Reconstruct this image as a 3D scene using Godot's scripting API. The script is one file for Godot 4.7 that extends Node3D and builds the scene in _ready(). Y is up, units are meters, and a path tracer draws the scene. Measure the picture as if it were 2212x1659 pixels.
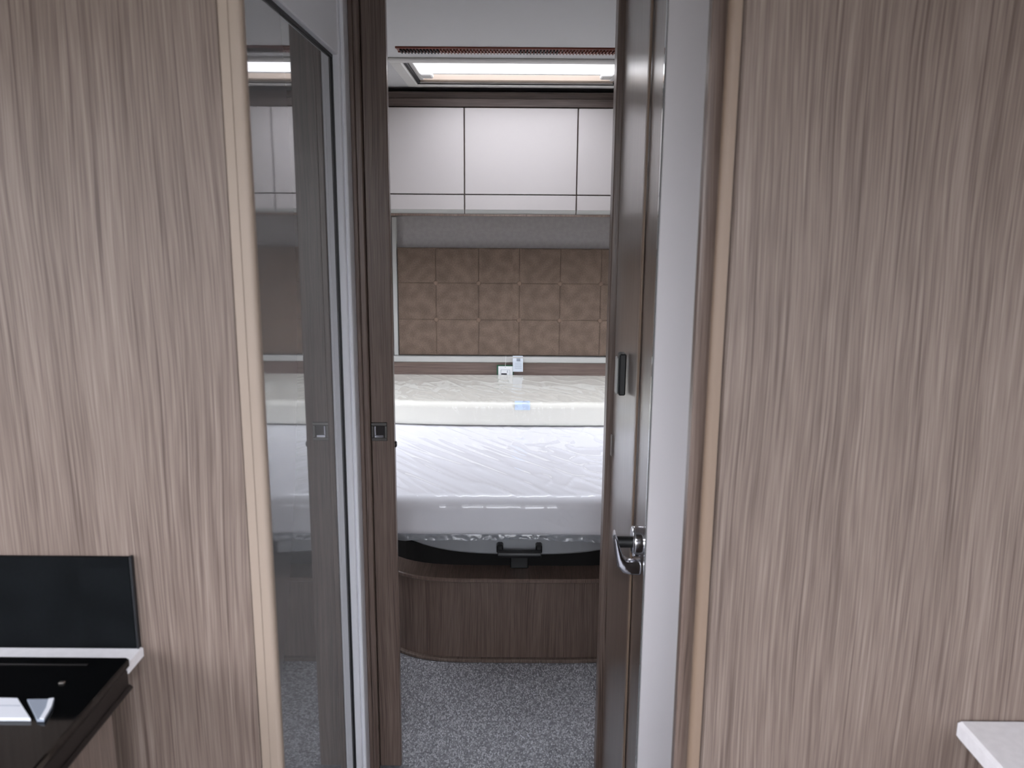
extends Node3D
# Caravan interior: a look from the lounge through a narrow partition and an open
# bedroom door to an island bed wrapped in plastic.  x right, y up, -z away.

var M := {}
var rng := RandomNumberGenerator.new()

# ------------------------------------------------------------------ mesh helpers
func tri(st: SurfaceTool, a: Vector3, b: Vector3, c: Vector3, n: Vector3) -> void:
	# puts the triangle so that it faces n (Godot fronts run clockwise)
	if (b - a).cross(c - a).dot(n) > 0.0:
		var t := b
		b = c
		c = t
	for p in [a, b, c]:
		st.set_normal(n)
		st.add_vertex(p)

func quad(st: SurfaceTool, a: Vector3, b: Vector3, c: Vector3, d: Vector3, n: Vector3) -> void:
	tri(st, a, b, c, n)
	tri(st, a, c, d, n)

func begin() -> SurfaceTool:
	var st := SurfaceTool.new()
	st.begin(Mesh.PRIMITIVE_TRIANGLES)
	return st

# a box with chamfered edges, added to st
func add_box(st: SurfaceTool, c: Vector3, s: Vector3, bevel := 0.002) -> void:
	var h := s * 0.5
	var b: float = min(bevel, min(h.x, min(h.y, h.z)) * 0.8)
	for ax in 3:
		var u := (ax + 1) % 3
		var v := (ax + 2) % 3
		for sg in [-1.0, 1.0]:
			var n := Vector3.ZERO
			n[ax] = sg
			var q := []
			for k in [[-1.0, -1.0], [1.0, -1.0], [1.0, 1.0], [-1.0, 1.0]]:
				var p := Vector3.ZERO
				p[ax] = sg * h[ax]
				p[u] = k[0] * (h[u] - b)
				p[v] = k[1] * (h[v] - b)
				q.append(c + p)
			quad(st, q[0], q[1], q[2], q[3], n)
	if b <= 0.0:
		return
	for ax in 3:                      # twelve edges
		var u := (ax + 1) % 3
		var v := (ax + 2) % 3
		for su in [-1.0, 1.0]:
			for sv in [-1.0, 1.0]:
				var n := Vector3.ZERO
				n[u] = su
				n[v] = sv
				var q := []
				for k in [[-1.0, 0], [1.0, 0], [1.0, 1], [-1.0, 1]]:
					var p := Vector3.ZERO
					p[ax] = k[0] * (h[ax] - b)
					p[u] = su * (h[u] - (b if k[1] == 1 else 0.0))
					p[v] = sv * (h[v] - (0.0 if k[1] == 1 else b))
					q.append(c + p)
				quad(st, q[0], q[1], q[2], q[3], n.normalized())
	for sx in [-1.0, 1.0]:
		for sy in [-1.0, 1.0]:
			for sz in [-1.0, 1.0]:
				var n := Vector3(sx, sy, sz)
				tri(st, c + n * (h - Vector3(0, b, b)), c + n * (h - Vector3(b, 0, b)), c + n * (h - Vector3(b, b, 0)), n.normalized())

# a smooth sheet from a grid of points
func add_grid(st: SurfaceTool, pts: Array, flip := false) -> void:
	var nu := pts.size()
	var nv: int = pts[0].size()
	var nrm := []
	for i in nu:
		var row := PackedVector3Array()
		for j in nv:
			var du: Vector3 = pts[min(i + 1, nu - 1)][j] - pts[max(i - 1, 0)][j]
			var dv: Vector3 = pts[i][min(j + 1, nv - 1)] - pts[i][max(j - 1, 0)]
			var n := du.cross(dv).normalized()
			row.append(-n if flip else n)
		nrm.append(row)
	for i in nu - 1:
		for j in nv - 1:
			var a: Vector3 = pts[i][j]
			var b: Vector3 = pts[i + 1][j]
			var c: Vector3 = pts[i + 1][j + 1]
			var d: Vector3 = pts[i][j + 1]
			var order := [[a, nrm[i][j]], [c, nrm[i + 1][j + 1]], [b, nrm[i + 1][j]], [a, nrm[i][j]], [d, nrm[i][j + 1]], [c, nrm[i + 1][j + 1]]]
			if flip:
				order = [[a, nrm[i][j]], [b, nrm[i + 1][j]], [c, nrm[i + 1][j + 1]], [a, nrm[i][j]], [c, nrm[i + 1][j + 1]], [d, nrm[i][j + 1]]]
			for o in order:
				st.set_normal(o[1])
				st.add_vertex(o[0])

# a round bar along a path
func add_tube(st: SurfaceTool, path: Array, radii: Array, seg := 16, squash := Vector3.ONE) -> void:
	var rows := []
	var up := Vector3(0.13, 0.97, 0.21).normalized()
	for i in path.size():
		var t: Vector3 = (path[min(i + 1, path.size() - 1)] - path[max(i - 1, 0)]).normalized()
		var u := t.cross(up)
		if u.length() < 0.2:
			u = t.cross(Vector3(0.9, 0.1, 0.3))
		u = u.normalized()
		var v := t.cross(u).normalized()
		up = -v if false else up
		var row := []
		for k in seg + 1:
			var a := TAU * k / seg
			row.append(path[i] + (u * cos(a) + v * sin(a)) * radii[i] * squash)
		rows.append(row)
	add_grid(st, rows, true)
	for e in [0, path.size() - 1]:
		var n: Vector3 = (path[0] - path[1]).normalized() if e == 0 else (path[e] - path[e - 1]).normalized()
		for k in seg:
			tri(st, path[e], rows[e][k], rows[e][k + 1], n)

# a flat outline in the (x, z) plane raised from y0 to y1; the rim may be smooth
func add_slab(st: SurfaceTool, poly: PackedVector2Array, y0: float, y1: float, bevel := 0.0) -> void:
	var ids := Geometry2D.triangulate_polygon(poly)
	var n := poly.size()
	var mid := Vector2.ZERO
	for p in poly:
		mid += p / n
	var inner := PackedVector2Array()
	for i in n:
		var d1 := (poly[i] - poly[(i + n - 1) % n]).normalized()
		var d2 := (poly[(i + 1) % n] - poly[i]).normalized()
		var o := Vector2(d1.y + d2.y, -d1.x - d2.x).normalized()
		if o.dot(poly[i] - mid) < 0.0:
			o = -o
		inner.append(poly[i] - o * bevel)
	for k in range(0, ids.size(), 3):
		var a := inner[ids[k]]
		var b := inner[ids[k + 1]]
		var c := inner[ids[k + 2]]
		tri(st, Vector3(a.x, y1, a.y), Vector3(b.x, y1, b.y), Vector3(c.x, y1, c.y), Vector3.UP)
		tri(st, Vector3(a.x, y0, a.y), Vector3(b.x, y0, b.y), Vector3(c.x, y0, c.y), Vector3.DOWN)
	for i in n:
		var a := poly[i]
		var b := poly[(i + 1) % n]
		var d := (b - a).normalized()
		var o := Vector3(d.y, 0, -d.x)
		if o.dot(Vector3((a + b).x * 0.5 - mid.x, 0, (a + b).y * 0.5 - mid.y)) < 0.0:
			o = -o
		var ia := inner[i]
		var ib := inner[(i + 1) % n]
		quad(st, Vector3(a.x, y0 + bevel, a.y), Vector3(b.x, y0 + bevel, b.y), Vector3(b.x, y1 - bevel, b.y), Vector3(a.x, y1 - bevel, a.y), o)
		if bevel > 0.0:
			quad(st, Vector3(a.x, y1 - bevel, a.y), Vector3(b.x, y1 - bevel, b.y), Vector3(ib.x, y1, ib.y), Vector3(ia.x, y1, ia.y), (o + Vector3.UP).normalized())
			quad(st, Vector3(a.x, y0 + bevel, a.y), Vector3(b.x, y0 + bevel, b.y), Vector3(ib.x, y0, ib.y), Vector3(ia.x, y0, ia.y), (o + Vector3.DOWN).normalized())

# ------------------------------------------------------------------ object helpers
func put(st: SurfaceTool, called: String, mat: Material, parent: Node3D = self) -> MeshInstance3D:
	# points are world points; the part is kept relative to its parent's place
	var o := MeshInstance3D.new()
	o.name = called
	o.mesh = st.commit()
	o.material_override = mat
	o.cast_shadow = GeometryInstance3D.SHADOW_CASTING_SETTING_ON
	parent.add_child(o, true)
	if parent != self:
		var at := Vector3.ZERO
		var p: Node = parent
		while p != self:
			at += p.position
			p = p.get_parent()
		o.position = -at
	return o

func box(called: String, lo: Vector3, hi: Vector3, mat: Material, parent: Node3D = self, bevel := 0.002) -> MeshInstance3D:
	var st := begin()
	add_box(st, (lo + hi) * 0.5, (hi - lo).abs(), bevel)
	return put(st, called, mat, parent)

func thing(called: String, label: String, category: String, at := Vector3.ZERO, group := "") -> Node3D:
	var o := Node3D.new()
	o.name = called
	add_child(o, true)
	o.position = at
	tag(o, label, category, group)
	return o

func tag(o: Node3D, label: String, category: String, group := "") -> Node3D:
	o.set_meta("label", label)
	o.set_meta("category", category)
	if group != "":
		o.set_meta("group", group)
	return o

func structure(o: Node3D, label := "") -> Node3D:
	o.set_meta("kind", "structure")
	if label != "":
		o.set_meta("label", label)
	return o

func shell(called: String, label: String, at := Vector3.ZERO) -> Node3D:
	var o := Node3D.new()
	o.name = called
	add_child(o, true)
	o.position = at
	return structure(o, label)

# ------------------------------------------------------------------ materials
func mat(c: Color, rough: float, metal := 0.0, spec := 0.5) -> StandardMaterial3D:
	var m := StandardMaterial3D.new()
	m.albedo_color = c
	m.roughness = rough
	m.metallic = metal
	m.metallic_specular = spec
	return m

func noise(s: int, octaves := 1) -> FastNoiseLite:
	var n := FastNoiseLite.new()
	n.seed = s
	n.noise_type = FastNoiseLite.TYPE_SIMPLEX_SMOOTH
	n.frequency = 1.0
	n.fractal_type = FastNoiseLite.FRACTAL_FBM if octaves > 1 else FastNoiseLite.FRACTAL_NONE
	n.fractal_octaves = octaves
	return n

# laminate grain: columns run along the grain; w pixels cover 1 m across, h pixels 2 m along
func wood_image(w: int, h: int, s: int, dark: Color, mid: Color, light: Color) -> ImageTexture:
	var n := noise(s)
	var data := PackedByteArray()
	data.resize(w * h * 3)
	var mmx := 1000.0 / w
	var mmy := 2000.0 / h
	for y in h:
		var ly := y * mmy
		for x in w:
			var lx := x * mmx
			var bend := 7.0 * n.get_noise_2d(ly * 0.0013, lx * 0.004) + 1.6 * n.get_noise_2d(ly * 0.004 + 40.0, lx * 0.012)
			var px := lx + bend
			var broad := n.get_noise_2d(px * 0.018, ly * 0.0006 + 7.0)
			var band := n.get_noise_2d(px * 0.075 + 30.0, ly * 0.0009)
			var fine := n.get_noise_2d(px * 0.20 + 90.0, ly * 0.0022)
			var hair := n.get_noise_2d(px * 0.46 + 150.0, ly * 0.0055)
			var pore := n.get_noise_2d(px * 0.24 + 210.0, ly * 0.0018 + 3.0)
			var silk := n.get_noise_2d(px * 0.95 + 300.0, ly * 0.012)
			var t := 0.18 * broad + 0.18 * band + 0.30 * fine + 0.42 * hair + 0.38 * silk - 2.2 * maxf(0.0, pore - 0.5)
			var c := mid.lerp(light, clampf(t, 0.0, 1.0)) if t > 0.0 else mid.lerp(dark, clampf(-t, 0.0, 1.0))
			var at := (y * w + x) * 3
			data[at] = int(clampf(c.r, 0, 1) * 255.0)
			data[at + 1] = int(clampf(c.g, 0, 1) * 255.0)
			data[at + 2] = int(clampf(c.b, 0, 1) * 255.0)
	return ImageTexture.create_from_image(Image.create_from_data(w, h, false, Image.FORMAT_RGB8, data))

func speckle_image(side: int, s: int, a: Color, b: Color, f1: float, f2: float, k2: float) -> ImageTexture:
	var n := noise(s)
	var data := PackedByteArray()
	data.resize(side * side * 3)
	for y in side:
		for x in side:
			var t := 0.5 + 0.5 * (n.get_noise_2d(x * f1, y * f1) * (1.0 - k2) + n.get_noise_2d(x * f2 + 500.0, y * f2) * k2)
			var c := a.lerp(b, clampf(t, 0.0, 1.0))
			var at := (y * side + x) * 3
			data[at] = int(c.r * 255.0)
			data[at + 1] = int(c.g * 255.0)
			data[at + 2] = int(c.b * 255.0)
	return ImageTexture.create_from_image(Image.create_from_data(side, side, false, Image.FORMAT_RGB8, data))

func spread(m: StandardMaterial3D, t: Texture2D, per_metre: Vector3, offset := Vector3.ZERO) -> StandardMaterial3D:
	m.albedo_texture = t
	m.uv1_triplanar = true
	m.uv1_world_triplanar = true
	m.uv1_triplanar_sharpness = 8.0
	m.uv1_scale = per_metre
	m.uv1_offset = offset
	return m

func make_materials() -> void:
	var grain := wood_image(2048, 512, 11, Color(0.395, 0.335, 0.31), Color(0.545, 0.478, 0.448), Color(0.67, 0.61, 0.58))
	var w := spread(mat(Color(0.82, 0.82, 0.805), 0.45, 0.0, 0.4), grain, Vector3(1.0, 0.5, 1.0), Vector3(0.0, 0.0, 0.0))
	M.wood = w
	var wd := spread(mat(Color(0.80, 0.78, 0.76), 0.30, 0.0, 0.5), grain, Vector3(1.0, 0.5, 1.0), Vector3(0.5, 0.0, 0.0))
	M.wood_dark = wd
	var wg: StandardMaterial3D = wd.duplicate()
	wg.roughness = 0.28
	wg.clearcoat_enabled = true
	wg.clearcoat = 0.7
	wg.clearcoat_roughness = 0.25
	M.wood_gloss = wg
	# the same laminate laid on its side
	var im: Image = grain.get_image().duplicate()
	im.rotate_90(CLOCKWISE)
	M.wood_flat = spread(mat(Color(0.82, 0.79, 0.78), 0.4), ImageTexture.create_from_image(im), Vector3(0.5, 1.0, 0.5), Vector3(0.5, 0.1, 0.2))
	M.cornice = spread(mat(Color(0.62, 0.60, 0.60), 0.5), M.wood_flat.albedo_texture, Vector3(0.5, 1.0, 0.5), Vector3(0.5, 0.1, 0.2))
	M.tan = mat(Color(0.56, 0.50, 0.45), 0.5)
	M.tan_edge = mat(Color(0.475, 0.40, 0.34), 0.45)
	M.inlay = mat(Color(0.52, 0.44, 0.38), 0.35)
	M.white_door = mat(Color(0.725, 0.70, 0.695), 0.38)
	M.white = mat(Color(0.84, 0.83, 0.82), 0.5)
	M.grey_band = mat(Color(0.70, 0.70, 0.69), 0.45)
	M.black = mat(Color(0.03, 0.032, 0.035), 0.5)
	M.hollow_shade = mat(Color(0.035, 0.03, 0.03), 0.9)  # shade of the hollow under the bed, put in as near-black colour
	M.rubber = mat(Color(0.05, 0.055, 0.075), 0.5)
	M.frame_grey = mat(Color(0.94, 0.94, 0.96), 0.35)
	M.leaf_edge = mat(Color(0.915, 0.895, 0.905), 0.45)
	M.lip = mat(Color(0.86, 0.86, 0.86), 0.06, 0.8)
	M.wall_paint = spread(mat(Color.WHITE, 0.75), speckle_image(256, 5, Color(0.60, 0.58, 0.58), Color(0.68, 0.66, 0.66), 0.3, 0.05, 0.4), Vector3(3, 3, 3))
	M.ceiling = mat(Color(0.80, 0.795, 0.80), 0.7)
	M.lounge_wall = mat(Color(0.87, 0.86, 0.845), 0.7)
	M.mirror = mat(Color(0.70, 0.70, 0.705), 0.03, 0.54, 0.6)
	M.chrome = mat(Color(0.86, 0.86, 0.88), 0.10, 1.0)
	M.steel = mat(Color(0.62, 0.60, 0.58), 0.28, 1.0)
	M.latch = mat(Color(0.42, 0.41, 0.40), 0.32, 1.0)
	M.dark_steel = mat(Color(0.25, 0.24, 0.24), 0.3, 1.0)
	M.worktop = spread(mat(Color.WHITE, 0.5), speckle_image(256, 8, Color(0.88, 0.87, 0.88), Color(0.94, 0.93, 0.94), 0.5, 0.07, 0.5), Vector3(4, 4, 4))
	M.hob_glass = mat(Color(0.012, 0.012, 0.014), 0.07)
	M.hob_side = mat(Color(0.065, 0.045, 0.045), 0.4)
	M.splash = spread(mat(Color(0.85, 0.85, 0.85), 0.6, 0.0, 0.15), speckle_image(256, 9, Color(0.05, 0.058, 0.066), Color(0.095, 0.105, 0.115), 0.4, 0.03, 0.6), Vector3(2, 2, 2))
	M.paper = mat(Color(0.82, 0.83, 0.86), 0.5)
	M.suede = spread(mat(Color.WHITE, 0.85), speckle_image(512, 21, Color(0.33, 0.275, 0.235), Color(0.475, 0.40, 0.35), 0.16, 0.02, 0.55), Vector3(1.6, 1.6, 1.6))
	M.suede.rim_enabled = true
	M.suede.rim = 0.25
	M.button = mat(Color(0.44, 0.365, 0.315), 0.8)
	M.ticking = mat(Color(0.93, 0.93, 0.95), 0.8)
	M.cream = mat(Color(0.93, 0.92, 0.88), 0.8)
	var film := mat(Color(0.94, 0.95, 0.97, 0.08), 0.05)
	film.transparency = BaseMaterial3D.TRANSPARENCY_ALPHA
	M.film = film
	var hem := mat(Color(0.66, 0.68, 0.71, 0.45), 0.15)
	hem.transparency = BaseMaterial3D.TRANSPARENCY_ALPHA
	M.film_hem = hem
	M.blue_tape = mat(Color(0.76, 0.83, 0.93), 0.25)
	M.bed_board = mat(Color(0.56, 0.57, 0.585), 0.5)
	M.plastic = mat(Color(0.055, 0.06, 0.068), 0.42)
	M.green = mat(Color(0.10, 0.29, 0.20), 0.6)
	M.card = mat(Color(0.86, 0.87, 0.88), 0.6)
	M.label = mat(Color(0.78, 0.81, 0.85), 0.3)
	M.ink = mat(Color(0.06, 0.06, 0.10), 0.6)
	M.faint_ink = mat(Color(0.52, 0.55, 0.60), 0.6)
	M.red = mat(Color(0.80, 0.09, 0.07), 0.6)
	M.copper = mat(Color(0.44, 0.20, 0.13), 0.4)
	M.carpet = spread(mat(Color.WHITE, 0.95, 0.0, 0.2), speckle_image(512, 31, Color(0.42, 0.42, 0.435), Color(0.68, 0.68, 0.70), 0.35, 0.06, 0.35), Vector3(3.1, 3.1, 3.1))
	var tuft := mat(Color.WHITE, 0.95, 0.0, 0.2)
	tuft.vertex_color_use_as_albedo = true
	M.tuft = tuft
	var pane := mat(Color(0.97, 0.98, 1.0, 0.04), 0.02)
	pane.transparency = BaseMaterial3D.TRANSPARENCY_ALPHA
	M.pane = pane
	M.lint = mat(Color(0.86, 0.87, 0.9), 0.3)

# ------------------------------------------------------------------ scene
func _ready() -> void:
	rng.seed = 4
	camera_and_light()
	make_materials()
	room()
	partitions()
	mirror_door()
	sliding_door()
	open_door()
	skylight()
	ceiling_vent()
	lockers()
	headboard()
	bed()
	mattresses()
	tags_on_headboard()
	kitchen()
	dresser()
	carpet()

func camera_and_light() -> void:
	var cam := Camera3D.new()
	cam.name = "camera"
	var att := CameraAttributesPhysical.new()
	att.frustum_focal_length = 25.851
	att.frustum_focus_distance = 2.9
	att.frustum_near = 0.02
	att.frustum_far = 60.0
	att.exposure_aperture = 8.0
	cam.attributes = att
	cam.fov = 49.794
	cam.near = 0.02
	cam.far = 60.0
	add_child(cam)
	cam.transform = Transform3D(Basis(Vector3.RIGHT, deg_to_rad(-11.39)) * Basis(Vector3.BACK, deg_to_rad(0.41)), Vector3(0, 1.4, 0))
	cam.current = true
	# an even overcast sky
	var sky_m := ProceduralSkyMaterial.new()
	sky_m.sky_top_color = Color(0.94, 0.955, 0.99)
	sky_m.sky_horizon_color = Color(0.93, 0.94, 0.97)
	sky_m.ground_bottom_color = Color(0.42, 0.42, 0.41)
	sky_m.ground_horizon_color = Color(0.55, 0.55, 0.55)
	sky_m.energy_multiplier = 6.0
	var sky := Sky.new()
	sky.sky_material = sky_m
	var e := Environment.new()
	e.background_mode = Environment.BG_SKY
	e.sky = sky
	e.tonemap_mode = Environment.TONE_MAPPER_LINEAR
	e.tonemap_exposure = 1.95
	e.sdfgi_enabled = true
	e.ssao_enabled = true
	e.ssil_enabled = true
	var we := WorldEnvironment.new()
	we.name = "environment"
	we.environment = e
	add_child(we)

# a wall slab in a plane of constant x with rectangular holes: spans z0..z1, y0..y1
func wall_x(called: String, x0: float, x1: float, holes: Array, m: Material, z0: float, z1: float, y0: float, y1: float, label: String) -> void:
	var st := begin()
	var cuts := [z0, z1]
	for h in holes:
		cuts.append(h[0])
		cuts.append(h[1])
	cuts.sort()
	for i in cuts.size() - 1:
		var a: float = cuts[i]
		var b: float = cuts[i + 1]
		if b - a < 0.0005:
			continue
		var mid := (a + b) * 0.5
		var gap := []
		for h in holes:
			if h[0] < mid and mid < h[1]:
				gap = h
		if gap.is_empty():
			add_box(st, Vector3((x0 + x1) / 2, (y0 + y1) / 2, mid), Vector3(absf(x1 - x0), y1 - y0, b - a), 0.0)
		else:
			add_box(st, Vector3((x0 + x1) / 2, (y0 + gap[2]) / 2, mid), Vector3(absf(x1 - x0), gap[2] - y0, b - a), 0.0)
			add_box(st, Vector3((x0 + x1) / 2, (y1 + gap[3]) / 2, mid), Vector3(absf(x1 - x0), y1 - gap[3], b - a), 0.0)
	structure(put(st, called, m), label)

func window_x(called: String, x: float, h: Array, label: String) -> void:
	var w := shell(called, label, Vector3(x, h[2], (h[0] + h[1]) / 2))
	var st := begin()
	var t := 0.03
	add_box(st, Vector3(x, h[2] + t / 2, (h[0] + h[1]) / 2), Vector3(0.03, t, h[1] - h[0]))
	add_box(st, Vector3(x, h[3] - t / 2, (h[0] + h[1]) / 2), Vector3(0.03, t, h[1] - h[0]))
	add_box(st, Vector3(x, (h[2] + h[3]) / 2, h[0] + t / 2), Vector3(0.03, h[3] - h[2] - 2 * t, t))
	add_box(st, Vector3(x, (h[2] + h[3]) / 2, h[1] - t / 2), Vector3(0.03, h[3] - h[2] - 2 * t, t))
	put(st, "window_frame", M.rubber, w)
	box("pane", Vector3(x - 0.002, h[2] + t, h[0] + t), Vector3(x + 0.002, h[3] - t, h[1] - t), M.pane, w, 0.0)

const CEIL := 1.945
const Z_BACK := -3.99
const Z_FRONT := 1.9
const HALF := 1.12

func room() -> void:
	structure(box("floor", Vector3(-HALF - 0.05, -0.06, Z_BACK - 0.05), Vector3(HALF + 0.05, 0.0, Z_FRONT + 0.05), M.carpet, self, 0.0), "grey speckled carpet floor")
	# ceiling with the openings of the roof lights
	var st := begin()
	var holes := [[-3.60, -3.10, -0.40, 0.42], [0.2, 0.9, -0.38, 0.38]]
	var cuts := [Z_BACK - 0.05, -3.60, -3.10, 0.2, 0.9, Z_FRONT + 0.05]
	for i in cuts.size() - 1:
		var a: float = cuts[i]
		var b: float = cuts[i + 1]
		var gap := []
		for h in holes:
			if h[0] < (a + b) / 2 and (a + b) / 2 < h[1]:
				gap = h
		if gap.is_empty():
			add_box(st, Vector3(0, CEIL + 0.02, (a + b) / 2), Vector3(2 * HALF + 0.1, 0.04, b - a), 0.0)
		else:
			add_box(st, Vector3((-HALF - 0.05 + gap[2]) / 2, CEIL + 0.02, (a + b) / 2), Vector3(gap[2] + HALF + 0.05, 0.04, b - a), 0.0)
			add_box(st, Vector3((HALF + 0.05 + gap[3]) / 2, CEIL + 0.02, (a + b) / 2), Vector3(HALF + 0.05 - gap[3], 0.04, b - a), 0.0)
	structure(put(st, "ceiling", M.ceiling), "pale grey caravan ceiling")
	structure(box("wall_back", Vector3(-HALF, 0, Z_BACK - 0.05), Vector3(HALF, CEIL, Z_BACK), M.wall_paint, self, 0.0), "grey back wall above the headboard")
	var wl := [[-3.45, -2.45, 0.80, 1.38], [-0.84, 0.05, 1.02, 1.62], [0.25, 1.75, 0.72, 1.72]]
	var wr := [[-3.45, -2.45, 0.80, 1.38], [0.5, 1.75, 0.72, 1.75]]
	wall_x("wall_left", -HALF - 0.05, -HALF, wl, M.lounge_wall, Z_BACK - 0.05, Z_FRONT + 0.05, 0, CEIL, "left outer wall")
	wall_x("wall_right", HALF, HALF + 0.05, wr, M.lounge_wall, Z_BACK - 0.05, Z_FRONT + 0.05, 0, CEIL, "right outer wall")
	var n := 2
	for h in wl:
		window_x("window_%d" % n, -HALF - 0.025, h, "window in the left outer wall")
		n += 1
	for h in wr:
		window_x("window_%d" % n, HALF + 0.025, h, "window in the right outer wall")
		n += 1
	# the wall behind the viewer with the wide front window
	var sf := begin()
	add_box(sf, Vector3(0, 0.30, Z_FRONT + 0.025), Vector3(2 * HALF, 0.60, 0.05), 0.0)
	add_box(sf, Vector3(0, (1.78 + CEIL) / 2, Z_FRONT + 0.025), Vector3(2 * HALF, CEIL - 1.78, 0.05), 0.0)
	add_box(sf, Vector3(-1.085, 1.19, Z_FRONT + 0.025), Vector3(0.07, 1.18, 0.05), 0.0)
	add_box(sf, Vector3(1.085, 1.19, Z_FRONT + 0.025), Vector3(0.07, 1.18, 0.05), 0.0)
	structure(put(sf, "wall_front", M.lounge_wall), "front wall of the lounge")
	var w := shell("window_%d" % n, "wide front window of the lounge", Vector3(0, 0.60, Z_FRONT))
	var s2 := begin()
	for y in [0.615, 1.765]:
		add_box(s2, Vector3(0, y, Z_FRONT + 0.025), Vector3(2.1, 0.03, 0.03))
	for x in [-1.035, -0.35, 0.35, 1.035]:
		add_box(s2, Vector3(x, 1.19, Z_FRONT + 0.025), Vector3(0.03, 1.12, 0.03))
	put(s2, "window_frame", M.rubber, w)
	box("pane", Vector3(-1.02, 0.63, Z_FRONT + 0.023), Vector3(1.02, 1.75, Z_FRONT + 0.027), M.pane, w, 0.0)
	# roof light of the lounge
	n += 1
	var r := shell("window_%d" % n, "roof light of the lounge", Vector3(0, CEIL, 0.6))
	var s3 := begin()
	for z in [0.185, 0.915]:
		add_box(s3, Vector3(0, CEIL + 0.03, z), Vector3(0.82, 0.10, 0.03))
	for x in [-0.395, 0.395]:
		add_box(s3, Vector3(x, CEIL + 0.03, 0.55), Vector3(0.03, 0.10, 0.70))
	put(s3, "window_frame", M.white, r)
	box("pane", Vector3(-0.38, CEIL + 0.07, 0.2), Vector3(0.38, CEIL + 0.074, 0.9), M.pane, r, 0.0)

func half_round(x0: float, x1: float, y0: float, y1: float, zf: float, zb: float, full: bool) -> SurfaceTool:
	# upright lipping whose cross-section is rounded at the free (x1) side
	var st := begin()
	var sec := []
	var sg := signf(x1 - x0)
	var r: float = minf(absf(x1 - x0) * 0.45, 0.010) if not full else absf(x1 - x0) * 0.6
	sec.append(Vector2(x0, zf))
	for k in 7:
		var a := PI / 2 * k / 6.0
		sec.append(Vector2(x1 - sg * r + sg * r * sin(a), zf - r + r * cos(a)))
	for k in 7:
		var a := PI / 2 * k / 6.0
		sec.append(Vector2(x1 - sg * r + sg * r * cos(a), zb + r - r * sin(a)))
	sec.append(Vector2(x0, zb))
	var rows := []
	for p in sec:
		var row := []
		for k in 2:
			row.append(Vector3(p.x, y0 if k == 0 else y1, p.y))
		rows.append(row)
	add_grid(st, rows, sg < 0.0)
	return st

func partitions() -> void:
	# partition across the caravan, left and right of the passage
	var l := shell("wall_near_left", "brown woodgrain partition panel left of the passage, beside the hob", Vector3(-0.7, 0, -0.915))
	box("panel", Vector3(-HALF, 0, -0.93), Vector3(-0.3035, CEIL, -0.90), M.wood, l, 0.0)
	var t1 := shell("trim_1", "pale tan rounded edge strip of the left partition", Vector3(-0.29, 0, -0.915))
	box("edge_strip", Vector3(-0.302, 0, -0.925), Vector3(-0.2905, CEIL, -0.897), M.tan, t1, 0.0012)
	put(half_round(-0.2905, -0.277, 0, CEIL, -0.897, -0.913, false), "rounded_nose", M.tan, t1)
	var r := shell("wall_near_right", "brown woodgrain partition panel right of the passage", Vector3(0.7, 0, -0.915))
	box("panel", Vector3(0.2335, 0, -0.93), Vector3(HALF, CEIL, -0.90), M.wood, r, 0.003)
	var t2 := shell("trim_2", "narrow tan edge strip of the right partition", Vector3(0.225, 0, -0.915))
	put(half_round(0.2315, 0.2178, 0, CEIL, -0.898, -0.912, true), "rounded_nose", M.tan_edge, t2)
	structure(box("trim_5", Vector3(0.2088, 0, -0.952), Vector3(0.2325, CEIL, -0.9335), M.wood_dark, self, 0.0015), "dark woodgrain lining strip just behind the right tan edge")
	# passage side on the right, beside the open door
	structure(box("wall_passage_right", Vector3(0.2935, 0, -1.335), Vector3(0.42, CEIL, -1.31), M.wood, self, 0.002), "dark woodgrain passage side beside the open door edge")
	# bulkhead between passage and bedroom
	structure(box("wall_far_left", Vector3(-HALF, 0, -1.955), Vector3(-0.30, CEIL, -1.925), M.wood_dark, self, 0.001), "bedroom bulkhead left of the doorway")
	structure(box("wall_far_right", Vector3(0.224, 0, -1.955), Vector3(HALF, CEIL, -1.925), M.wood_dark, self, 0.001), "bedroom bulkhead right of the doorway")
	structure(box("trim_3", Vector3(0.2215, 0, -1.93), Vector3(0.245, CEIL - 0.03, -1.885), M.wood_dark, self, 0.002), "dark woodgrain jamb right of the bedroom doorway")
	structure(box("wall_passage_header", Vector3(-0.30, CEIL - 0.03, -1.955), Vector3(0.224, CEIL, -1.925), M.wood_dark, self, 0.001), "head of the bedroom doorway")

func mirror_door() -> void:
	var d := shell("door_3", "tall glossy grey mirrored door panel in pale frame, left of the passage", Vector3(-0.40, 0, -1.4))
	box("glossy_panel", Vector3(-0.40, 0.02, -1.8185), Vector3(-0.383, 1.7235, -0.95), M.mirror, d, 0.0)
	box("backing", Vector3(-0.43, 0.0, -1.925), Vector3(-0.4005, CEIL, -0.935), M.frame_grey, d, 0.0)
	# black seal along the far side and the top
	box("seal", Vector3(-0.40, 0.02, -1.8275), Vector3(-0.3795, 1.730, -1.8185), M.rubber, d, 0.0)
	box("seal", Vector3(-0.40, 1.7235, -1.8185), Vector3(-0.3795, 1.730, -0.95), M.rubber, d, 0.0)
	# stepped pale post beyond it and the head rail above
	box("frame_post", Vector3(-0.40, 0, -1.925), Vector3(-0.3665, CEIL, -1.8275), M.frame_grey, d, 0.002)
	box("frame_bead", Vector3(-0.3665, 0, -1.925), Vector3(-0.3585, CEIL, -1.842), M.frame_grey, d, 0.0025)
	box("head_rail", Vector3(-0.40, 1.730, -1.8275), Vector3(-0.368, CEIL, -0.95), M.frame_grey, d, 0.002)

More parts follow.
